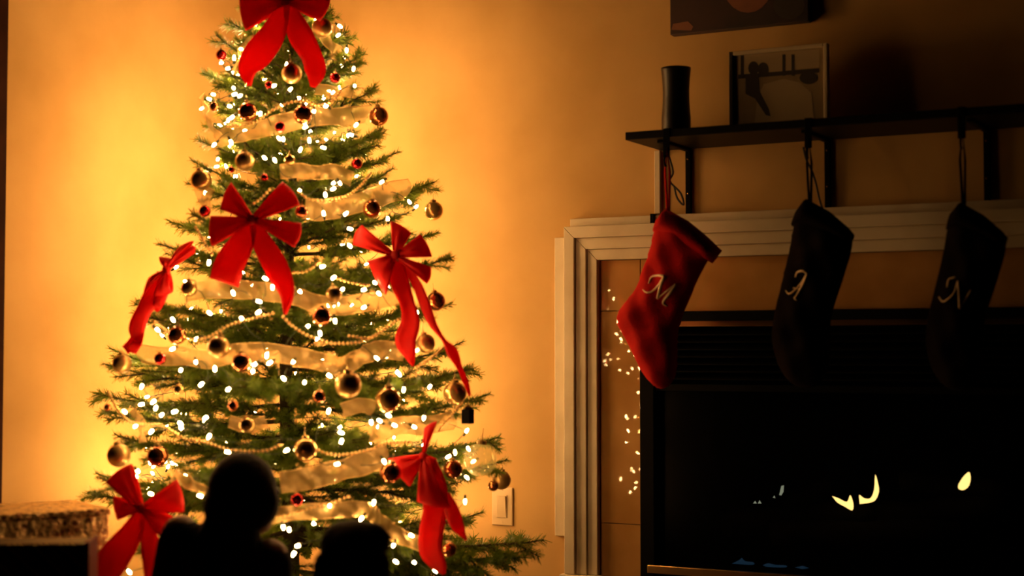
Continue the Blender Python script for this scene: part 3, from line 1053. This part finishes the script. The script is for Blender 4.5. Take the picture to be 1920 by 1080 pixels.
# ------------------------------------------------------------------ bead garland
bg = tag(empty('bead_garland', (AX, AY, 0)), 'gold bead garland hanging in swags round the fir tree', 'garland')
swags = [[(427, 237), (455, 236), (480, 228), (512, 206)], [(512, 206), (545, 192), (575, 190), (598, 197), (625, 188), (640, 168)],
         [(695, 325), (677, 347), (655, 365), (623, 376), (582, 374), (560, 360)], [(505, 356), (490, 372), (472, 384)], [(367, 426), (384, 455), (401, 481)],
         [(551, 511), (576, 508), (600, 490)], [(632, 522), (664, 531), (694, 535)],
         [(290, 603), (315, 622), (354, 636), (390, 632), (427, 611), (463, 600), (513, 587)],
         [(531, 594), (548, 611), (575, 628), (612, 642), (648, 644), (676, 640), (700, 630), (725, 615), (750, 596)],
         [(203, 736), (221, 767), (243, 790), (275, 796), (306, 799), (344, 822), (379, 828), (408, 837), (437, 844), (493, 846), (530, 833)],
         [(597, 844), (614, 851), (646, 853), (678, 847), (702, 841), (722, 831), (771, 829)], [(867, 755), (845, 780), (821, 808)],
         [(500, 971), (538, 966), (576, 955), (620, 943), (658, 930)], [(832, 652), (806, 672), (778, 690)], [(655, 630), (690, 634), (710, 626)]]
for sgw in swags:
    pts = [surf(u, v, 1.0) for u, v in spline(sgw, 12)]
    cum = [0.0]
    for a, b in zip(pts, pts[1:]):
        cum.append(cum[-1] + (b - a).length)
    mb = MB()
    s, i = 0.0, 0
    while s < cum[-1]:
        while cum[i + 1] < s:
            i += 1
        t = (s - cum[i]) / max(1e-6, cum[i + 1] - cum[i])
        mb.ball(pts[i].lerp(pts[i + 1], t), .0042, 8, 6)
        s += .0108
    st = mb.build('bead_strand', M['bead'], bg, smooth=True)
    st['kind'] = 'stuff'
    mb = MB(); mb.tube(pts, .0008, 4); mb.build('thread', M['bead'], st)

# ------------------------------------------------------------------ ball ornaments
orn = [  # u, v, radius px, material, label
    (604, 52, 19, 'gold_matte', 'dull gold ball ornament just below the top bow, on its right'),
    (547, 138, 19, 'gold_matte', 'dull gold ball ornament between the tails of the top bow'),
    (415, 103, 10, 'redball', 'small red ball ornament left of the top bow'),
    (628, 146, 10, 'redball', 'small red ball ornament right of the top bow tails'),
    (465, 210, 18, 'copper', 'brown ball ornament below the left tail of the top bow'),
    (568, 215, 18, 'copper', 'copper ball ornament below the right tail of the top bow'),
    (525, 238, 10, 'redball', 'small red ball between the two copper balls under the top bow'),
    (710, 218, 18, 'copper', 'shiny copper ball at the upper right edge of the tree'),
    (504, 159, 7, 'redball', 'tiny red ball under the left tail tip of the top bow'),
    (402, 200, 9, 'copper', 'small brown ball at the upper left edge of the tree'),
    (459, 302, 18, 'gold_matte', 'satin gold ball above the centre-left red bow'),
    (377, 338, 20, 'gold', 'shiny gold ball at the left edge above the centre-left bow'),
    (384, 396, 11, 'redball', 'small red ball touching the left side of the centre-left bow'),
    (669, 307, 10, 'redball', 'small red ball at upper right, above the bead swag'),
    (543, 300, 10, 'gold', 'tiny gold ball in the middle of the upper tree'),
    (496, 333, 7, 'redball', 'tiny red ball between the loops above the centre-left bow'),
    (565, 397, 12, 'copper', 'dark copper ball peeping from behind the centre-left bow'),
    (697, 392, 17, 'copper', 'copper ball above the right-hand hanging bow'),
    (813, 395, 18, 'gold', 'shiny gold ball hanging clear at the right edge of the tree'),
    (817, 565, 18, 'copper', 'copper ball right of the long-tailed bow'),
    (626, 552, 15, 'gold_matte', 'satin gold ball half behind the sheer ribbon, left of the long-tailed bow'),
    (355, 541, 15, 'gold', 'gold ball beside the bow on the left edge'),
    (434, 318, 6, 'redball', 'tiny red ball beside the satin gold ball'),
    (332, 629, 17, 'copper', 'copper ball on the left bead swag'),
    (410, 651, 21, 'gold_matte', 'large dull gold ball below the left bead swag'),
    (453, 680, 18, 'copper', 'dark copper ball over the sheer ribbon at mid height'),
    (300, 673, 11, 'redball', 'small red ball near the end of the left bow tail'),
    (229, 682, 18, 'gold_matte', 'dull gold ball at the left edge under the side bow'),
    (335, 730, 9, 'gold', 'small gold ball low on the left of the tree'),
    (437, 761, 10, 'copper', 'small copper ball left of the trunk'),
    (202, 764, 7, 'copper', 'tiny copper ball at the far left branch tip'),
    (603, 594, 18, 'copper', 'dark copper ball at the centre of the tree above the long bead swag'),
    (798, 644, 18, 'gold_matte', 'dull gold ball between the two tails of the long-tailed bow'),
    (653, 722, 25, 'gold_matte', 'largest satin gold ball, right of the trunk'),
    (727, 750, 24, 'gold', 'large shiny gold ball beside the largest satin one'),
    (598, 744, 12, 'copper', 'small dark ball ringed with reflections right of the trunk'),
    (853, 737, 22, 'gold', 'gold ball at the right edge by the end of the long bow tail'),
    (223, 854, 22, 'gold_matte', 'dull gold ball above the lower left bow'),
    (296, 856, 20, 'copper', 'copper ball above the lower left bow, next to a gold one'),
    (463, 797, 15, 'gold', 'pale gold ball above the taller child\'s head'),
    (573, 843, 22, 'gold', 'glittering gold ball right of the taller child\'s head'),
    (732, 887, 20, 'copper', 'copper ball touching the left loop of the lower right bow'),
    (849, 880, 18, 'copper', 'brown ball right of the lower right bow'),
    (900, 862, 31, 'clear', 'big clear glass ball at the lower right edge of the tree'),
    (940, 900, 18, 'gold_matte', 'gold ball hanging above the light switch'),
    (925, 911, 10, 'copper', 'small brown ball beside the gold ball above the light switch'),
    (557, 937, 12, 'redball', 'small red ball between the two children'),
    (842, 1030, 14, 'copper', 'copper ball at the tail end of the lower right bow'),
]
cap_mb = MB(); cap_mb.lathe([(.30, .93), (.30, 1.13), (.26, 1.16)], n=10)
CAPME = cap_mb.mesh('cap', M['cap'], False)
hk = MB(); hk.tube([(.10 * math.cos(a), 0, 1.25 + .12 * math.sin(a)) for a in [i * PI / 5 for i in range(-2, 9)]] + [(.02, 0, 1.5), (0, 0, 1.9)], .03, 5)
HOOKME = hk.mesh('hook', M['cap'], True)
BALLME = {}
for u, v, rp, mk, lab in orn:
    p = surf(u, v, 1.03)
    depth = (p - CAM).dot(FWD)
    r = rp * depth / FPX
    if mk not in BALLME:
        q = MB(); q.ball((0, 0, 0), 1.0, 28, 18); BALLME[mk] = q.mesh('ball_ornament', M[mk], True)
    o = link(bpy.data.objects.new('ball_ornament', BALLME[mk]))
    o.location = p
    o.scale = (r, r, r)
    o.rotation_euler = (R.uniform(-.15, .15), R.uniform(-.15, .15), R.uniform(0, 6))
    tag(o, lab, 'ornament', 'ball ornaments on the tree')
    link(bpy.data.objects.new('cap', CAPME), o)
    link(bpy.data.objects.new('hook', HOOKME), o)
# lantern ornament
p = surf(877, 781, 1.0)
t = tag(empty('lantern_ornament', p), 'small black box ornament at the right edge of the tree', 'ornament')
mb = MB(); mb.box(p.x - .013, p.x + .013, p.y - .013, p.y + .013, p.z - .019, p.z + .019); bevel(mb.build('box', M['black_metal'], t), .002)
mb = MB(); mb.lathe([(.017, .019), (.012, .026), (.003, .031)], p, 4); mb.build('roof', M['cap'], t)
mb = MB(); mb.tube([p + Vector((0, 0, .03)), p + Vector((.004, 0, .045)), p + Vector((0, 0, .06))], .001, 5); mb.build('hook', M['cap'], t)


# ------------------------------------------------------------------ red bows
def bow(label, C, loops, tails, k=1.06, H=.020, knot=9, push=0.0):
    c = surf(C[0], C[1], k) - FWD * push
    Z = (c - CAM).dot(FWD)
    px = Z / FPX
    root = tag(empty('red_bow', c), label, 'bow', 'red bows on the tree')

    def P(u, v, h):                     # the bow leans with the slope of the tree
        return at(u, v, Z - (v - C[1]) * px * .34) - FWD * h
    for (A, B, *opt) in loops:
        hh = (opt[0] if opt else 1.0) * H
        ax_, ay_ = A[0] - B[0], A[1] - B[1]
        rows = []
        nphi = 16
        for i in range(nphi + 1):
            phi = PI * i / nphi
            t = math.sin(phi)
            h = hh * math.cos(phi) * min(1, .25 + 1.6 * t) 
            row = []
            for j in range(9):
                s = j / 8
                cx_ = C[0] + ax_ * (.5 - s) * .16
                cy_ = C[1] + ay_ * (.5 - s) * .16
                ex, ey = A[0] + (B[0] - A[0]) * s, A[1] + (B[1] - A[1]) * s
                tt = t ** .9
                rip = .0045 * math.cos(s * PI * 4) * (1 - t) * (1 if phi < PI / 2 else -1)
                bl = 1 + .06 * math.sin(s * PI) * t
                row.append(P(cx_ + (ex - cx_) * tt * bl, cy_ + (ey - cy_) * tt * bl, h * (1 + .25 * math.sin(s * PI)) + rip + .004))
            rows.append(row)
        mb = MB(); mb.grid(rows)
        solidify(mb.build('loop', M['bow'], root, smooth=True), .0009)
    for path in tails:
        pts = spline(path, 7)
        rows = []
        n = len(pts)
        ph = R.uniform(0, 6)
        for i, (u, v, wd) in enumerate(pts):
            a, b = pts[min(i + 1, n - 1)], pts[max(i - 1, 0)]
            dx_, dy_ = a[0] - b[0], a[1] - b[1]
            l = math.hypot(dx_, dy_) or 1
            nx_, ny_ = -dy_ / l, dx_ / l
            f = i / (n - 1)
            h = -.004 + .012 * math.sin(f * 7 + ph) * f + .004
            rows.append([P(u + nx_ * wd * .5 * j, v + ny_ * wd * .5 * j, h + .006 * (1 - j * j) * math.cos(f * 5 + ph) + .005 * j * math.sin(f * 6 + ph)) for j in (-1, -.5, 0, .5, 1)])
        mb = MB(); mb.grid(rows)
        solidify(mb.build('tail', M['bow'], root, smooth=True), .0009)
    mb = MB()
    mb.ball(P(C[0], C[1], .012), knot * px, 12, 9, sc=(1, .8, 1.15))
    mb.build('knot', M['bow'], root, smooth=True)
    return root


bow('large red bow at the very top of the tree', (535, 4),
    [((450, -18), (461, 58)), ((600, 40), (620, -4)), ((470, -62), (522, -80)), ((560, -80), (622, -50))],
    [[(535, 8, 20), (512, 62, 48), (484, 100, 56), (466, 130, 38), (468, 162, 6)], [(540, 8, 20), (560, 60, 46), (584, 105, 40), (592, 135, 38), (586, 163, 10)]], push=.03, k=1.15)
bow('broad red bow on the left of the tree with four loops and two wide tails', (474, 412),
    [((414, 392), (434, 342)), ((530, 341), (562, 384)), ((398, 462), (396, 405)), ((565, 418), (552, 464))],
    [[(474, 415, 16), (455, 452, 46), (434, 490, 56), (420, 530, 56)], [(476, 415, 14), (492, 455, 38), (519, 505, 46), (538, 548, 30), (536, 590, 4)]])
bow('red bow on the right of the tree with one long trailing tail', (741, 480),
    [((662, 459), (679, 422)), ((733, 415), (771, 437)), ((788, 440), (810, 482)), ((808, 500), (800, 532)), ((724, 553), (690, 490))],
    [[(744, 490, 24), (750, 530, 34), (764, 570, 28), (769, 605, 36), (760, 638, 40), (768, 662, 26), (775, 686, 4)],
     [(755, 492, 12), (782, 535, 18), (798, 575, 20), (812, 608, 14), (832, 637, 7), (848, 660, 20), (862, 690, 10), (873, 716, 11), (881, 743, 4)]])
bow('red bow seen edge-on at the left side of the tree', (314, 506),
    [((338, 462), (364, 452)), ((362, 460), (366, 474), .6), ((279, 522), (270, 556)), ((290, 556), (324, 548)), ((300, 482), (326, 486))],
    [[(308, 515, 30), (290, 550, 40), (272, 580, 28), (258, 612, 30), (254, 636, 24), (232, 657, 18)], [(312, 520, 16), (304, 552, 22), (296, 574, 16), (290, 584, 6)], [(262, 600, 14), (258, 635, 20), (248, 660, 20)]], k=1.02, H=.03)
bow('red bow at the bottom left above the wrapped presents', (266, 952),
    [((201, 903), (247, 869)), ((332, 898), (346, 960)), ((221, 975), (214, 930)), ((325, 968), (306, 1010))],
    [[(264, 958, 18), (246, 1000, 44), (214, 1045, 60), (184, 1092, 56), (165, 1125, 56)], [(268, 958, 16), (280, 1010, 34), (290, 1060, 40), (296, 1120, 42)]], k=1.08)
bow('crumpled red bow at the bottom right of the tree', (794, 856),
    [((795, 803), (820, 790)), ((728, 860), (769, 913)), ((782, 940), (846, 950), 1.3), ((818, 860), (830, 905))],
    [[(800, 862, 30), (812, 910, 50), (816, 955, 46), (808, 1000, 46), (808, 1035, 44), (826, 1062, 26), (833, 1076, 4)], [(836, 925, 14), (846, 955, 28), (858, 985, 24), (874, 1015, 3)]], k=1.05, H=.024)

# ------------------------------------------------------------------ presents
def present(name, label, u, v, Z, turn, z0):
    """box facing the camera whose front top right corner is seen at (u, v): local x to the right, y away"""
    c = at(u, v, Z)
    e = tag(empty(name, (c.x, c.y, z0)), label, 'present', 'presents left of the tree')
    e.rotation_euler.z = THETA + turn
    return e, c.z - z0


def pbox(name, e, x0, x1, y0, y1, z0, z1, m, bv=.004):
    mb = MB(); mb.box(x0, x1, y0, y1, z0, z1)
    return bevel(link(bpy.data.objects.new(name, mb.mesh(name, m)), e), bv)


gz0_ = at(200, 1030, 3.80).z
t, h = present('gold_present', 'gift box in patterned gold foil stacked left of the tree', 205, 953, 3.80, .6, gz0_)
pbox('box', t, -.36, 0, 0, .27, 0, h - .016, M['foil'])
pbox('lid', t, -.364, .004, -.004, .274, h - .015, h, M['foil'])
t, h = present('tan_present', 'plain tan gift box underneath the gold foil box', 202, 1031, 3.80, .6, 0)
pbox('box', t, -.36, 0, -.002, .27, 0.001, h - .028, M['present_tan'])
pbox('lid', t, -.364, .003, -.005, .273, h - .027, h - .002, M['present_tan'])
t, h = present('striped_present', 'dark gift box with diagonal stripes in front of the gold box', 158, 1019, 3.30, 0.10, 0)
W_ = .34
pbox('box', t, -W_, 0, 0, .12, .001, h, M['present_dark'])
pbox('end_panel', t, .0005, .010, 0, .12, .001, h + .004, M['present_red'], .002)
x = -W_ - .25
k = 0
while x < 0:
    wd = (.007, .003, .003)[k % 3]
    k += 1
    x0_, z0_ = (x, h) if x >= -W_ else (-W_, h - (-W_ - x))
    x1_ = min(0, x + h - .02)
    z1_ = h - (x1_ - x)
    if x1_ > x0_ + .01:
        mb = MB()
        mb.add([(x0_, -.001, z0_), (x0_, -.001, z0_ - wd), (x1_, -.001, z1_ - wd), (x1_, -.001, z1_), (x0_, 0.001, z0_), (x0_, 0.001, z0_ - wd), (x1_, 0.001, z1_ - wd), (x1_, 0.001, z1_)],
               [(0, 1, 2, 3), (0, 4, 5, 1), (1, 5, 6, 2), (2, 6, 7, 3), (3, 7, 4, 0)])
        link(bpy.data.objects.new('stripe', mb.mesh('stripe', M['stripe'])), t)
    x += (.03, .012, .012)[k % 3]


# ------------------------------------------------------------------ two children seen from behind
def remesh(o, vox, smooth_it=6):
    m = o.modifiers.new('remesh', 'REMESH')
    m.mode = 'VOXEL'
    m.voxel_size = vox
    m.use_smooth_shade = True
    s = o.modifiers.new('smooth', 'SMOOTH')
    s.iterations = smooth_it
    s.factor = .5
    return o


def limb(mb, a, b, ra, rb, n=6):
    """tapered capsule made of overlapping balls and a tube"""
    a, b = Vector(a), Vector(b)
    mb.tube([a, a.lerp(b, .5), b], [ra, (ra + rb) / 2, rb], 12)
    mb.ball(a, ra, 12, 8)
    mb.ball(b, rb, 12, 8)


def child(label, base, face, head_c, hs, sh_w, sh_z, top_m, hair_fn, tilt=0.0):
    """sitting child; local x = to the child's right-hand side as seen from the camera, y = away from the camera"""
    root = None
    B = Vector((base.x, base.y, 0))
    X = Vector((RH.x, RH.y, 0))
    Y = Vector((FH.x, FH.y, 0))

    def L(x, y, z):
        return B + X * x + Y * y + Vector((0, 0, z))
    hx, hy, hz = head_c
    rot = Matrix((X, Y, Vector((0, 0, 1)))).transposed()
    body = MB()
    # head, jaw, neck
    fx, fy = math.sin(face), math.cos(face)            # facing direction in the local plane
    body.ball(L(hx, hy, hz), hs * .5, 20, 14, sc=(.80, .94, 1.0), rot=rot)
    body.ball(L(hx + fx * hs * .14, hy + fy * hs * .14, hz - hs * .26), hs * .30, 16, 10, rot=rot)
    body.ball(L(hx + fx * hs * .47, hy + fy * hs * .47, hz - hs * .08), hs * .07, 10, 8)      # nose
    body.ball(L(hx + fx * hs * .41, hy + fy * hs * .41, hz - hs * .24), hs * .075, 10, 8)     # mouth
    body.ball(L(hx + fx * hs * .36, hy + fy * hs * .36, hz - hs * .42), hs * .09, 10, 8)      # chin
    for s in (-1, 1):
        body.ball(L(hx + fy * s * hs * .42, hy - fx * s * hs * .42, hz - hs * .08), hs * .10, 10, 8, sc=(.6, .6, 1))
    limb(body, L(hx, hy, hz - hs * .3), L(hx * .5, hy - .01, sh_z - .03), hs * .25, hs * .30)
    # trunk
    limb(body, L(hx * .4, 0, sh_z - .08), L(0, 0, .14), sh_w * .34, sh_w * .42)
    # legs folded in front, feet on the floor
    for s in (-1, 1):
        hip, knee, ank, toe = L(s * .07, .02, .085), L(s * .095, .22, .11), L(s * .06, .27, .045), L(s * .02, .33, .03)
        limb(body, hip, knee, .065, .05); limb(body, knee, ank, .048, .032); limb(body, ank, toe, .03, .022)
        sh, el, wr = L(hx * .4 + s * sh_w * .46, 0, sh_z - .045 - s * tilt), L(s * sh_w * .56, .06, sh_z - .20), L(s * .12, .20, .22)
        limb(body, sh, el, .042, .034); limb(body, el, wr, .032, .023)
        pl = wr + Y * .03 + Vector((0, 0, -.008))
        body.ball(pl, .026, 10, 8, sc=(1, 1.1, .6), rot=rot)
        for q in range(4):
            f0 = pl + X * ((q - 1.5) * .0125) + Y * .018
            f1 = f0 + Y * (.022 - .003 * abs(q - 1.3)) + Vector((0, 0, -.004))
            f2 = f1 + Y * .012 + Vector((0, 0, -.012))
            limb(body, f0, f1, .0065, .006); limb(body, f1, f2, .006, .005)
        th0 = pl - X * (s * .02)
        limb(body, th0, th0 - X * (s * .014) + Y * .02, .0075, .006)
    root = body.build('person', M['skin'])
    remesh(root, .0048, 4)
    tag(root, label, 'person')
    # top
    top = MB()
    limb(top, L(hx * .4, -.005, sh_z - .075), L(0, -.005, .13), sh_w * .36, sh_w * .45)
    limb(top, L(-sh_w * .40 + hx * .4, -.01, sh_z - .055 + tilt), L(sh_w * .40 + hx * .4, -.01, sh_z - .055 - tilt), sh_w * .17, sh_w * .17)
    limb(top, L(hx * .7, hy - .02, sh_z + .005), L(hx * .5, hy - .015, sh_z - .05), hs * .36, sh_w * .36)
    for s in (-1, 1):
        sh, el, wr = L(hx * .4 + s * sh_w * .44, 0, sh_z - .065 - s * tilt), L(s * sh_w * .56, .06, sh_z - .20), L(s * .125, .19, .222)
        limb(top, sh, el, .056, .045); limb(top, el, wr, .043, .03)
    hair_fn(L, rot, hx, hy, hz, hs, root, top)
    remesh(top.build('sweater', top_m, root), .007, 5)
    tr = MB()
    limb(tr, L(0, 0, .12), L(0, .03, .10), sh_w * .46, sh_w * .42)
    for s in (-1, 1):
        hip, knee, ank = L(s * .07, .02, .09), L(s * .095, .22, .115), L(s * .07, .265, .055)
        limb(tr, hip, knee, .070, .056); limb(tr, knee, ank, .058, .042)
    remesh(tr.build('trousers', M['trousers'], root), .007, 5)
    for s in (-1, 1):
        ec = L(hx + fx * hs * .41 + fy * s * hs * .17, hy + fy * hs * .41 - fx * s * hs * .17, hz)
        mb = MB(); mb.ball(ec, hs * .045, 10, 8); mb.build('eye', M['eye'], root, smooth=True)
    return root


def hair_short(L, rot, hx, hy, hz, hs, root, top):
    h = MB()
    h.ball(L(hx, hy - .004, hz + hs * .02), hs * .5, 22, 14, sc=(.88, .98, 1.0), rot=rot)
    h.ball(L(hx - hs * .10, hy - hs * .16, hz - hs * .16), hs * .36, 16, 10, rot=rot)
    h.ball(L(hx + hs * .12, hy - hs * .10, hz - hs * .10), hs * .37, 16, 10, rot=rot)
    remesh(h.build('hair', M['hair'], root), .006, 4)
    limb(top, L(hx - hs * .22, hy - .02, hz - hs * .48), L(hx - hs * .55, hy - .03, hz - hs * .72), .036, .034)   # hood bunched on the left shoulder


def hair_long(L, rot, hx, hy, hz, hs, root, top):
    h = MB()
    h.ball(L(hx, hy, hz + hs * .02), hs * .5, 22, 14, sc=(.92, .98, .98), rot=rot)
    h.ball(L(hx + hs * .24, hy, hz + hs * .22), hs * .26, 14, 10)
    h.ball(L(hx - hs * .12, hy, hz + hs * .16), hs * .34, 14, 10)
    for q in range(7):
        a = -1 + q / 3
        limb(h, L(hx + a * hs * .36, hy - hs * .20, hz - hs * .05), L(hx + a * hs * .41 - .01, hy - hs * .24, hz - hs * 1.02), hs * .16, hs * .11)
    limb(h, L(hx + hs * .36, hy - .01, hz + hs * .36), L(hx + hs * .60, hy - .02, hz + hs * .24), hs * .07, hs * .02)
    remesh(h.build('hair', M['hair'], root), .006, 4)


Zk = 3.42
k1 = at(402, 1000, Zk); hc = at(454, 925, Zk)
off = hc - Vector((k1.x, k1.y, 0))
hxl = Vector((off.x, off.y)).dot(RH)
shz1 = at(420, 985, Zk).z
child('child with short dark hair sitting on the floor facing the tree', k1, .75, (hxl, 0.0, hc.z), .176, .215, shz1, M['sweater'], hair_short, .026)
Zk2 = 3.20
k2 = at(662, 1070, Zk2); hc2 = at(663, 1034, Zk2)
off = hc2 - Vector((k2.x, k2.y, 0))
child('smaller child with long dark hair sitting in front of the tree', k2, .25, (Vector((off.x, off.y)).dot(RH), 0.0, hc2.z - .012), .152, .158, at(660, 1150, Zk2).z, M['sweater2'], hair_long)
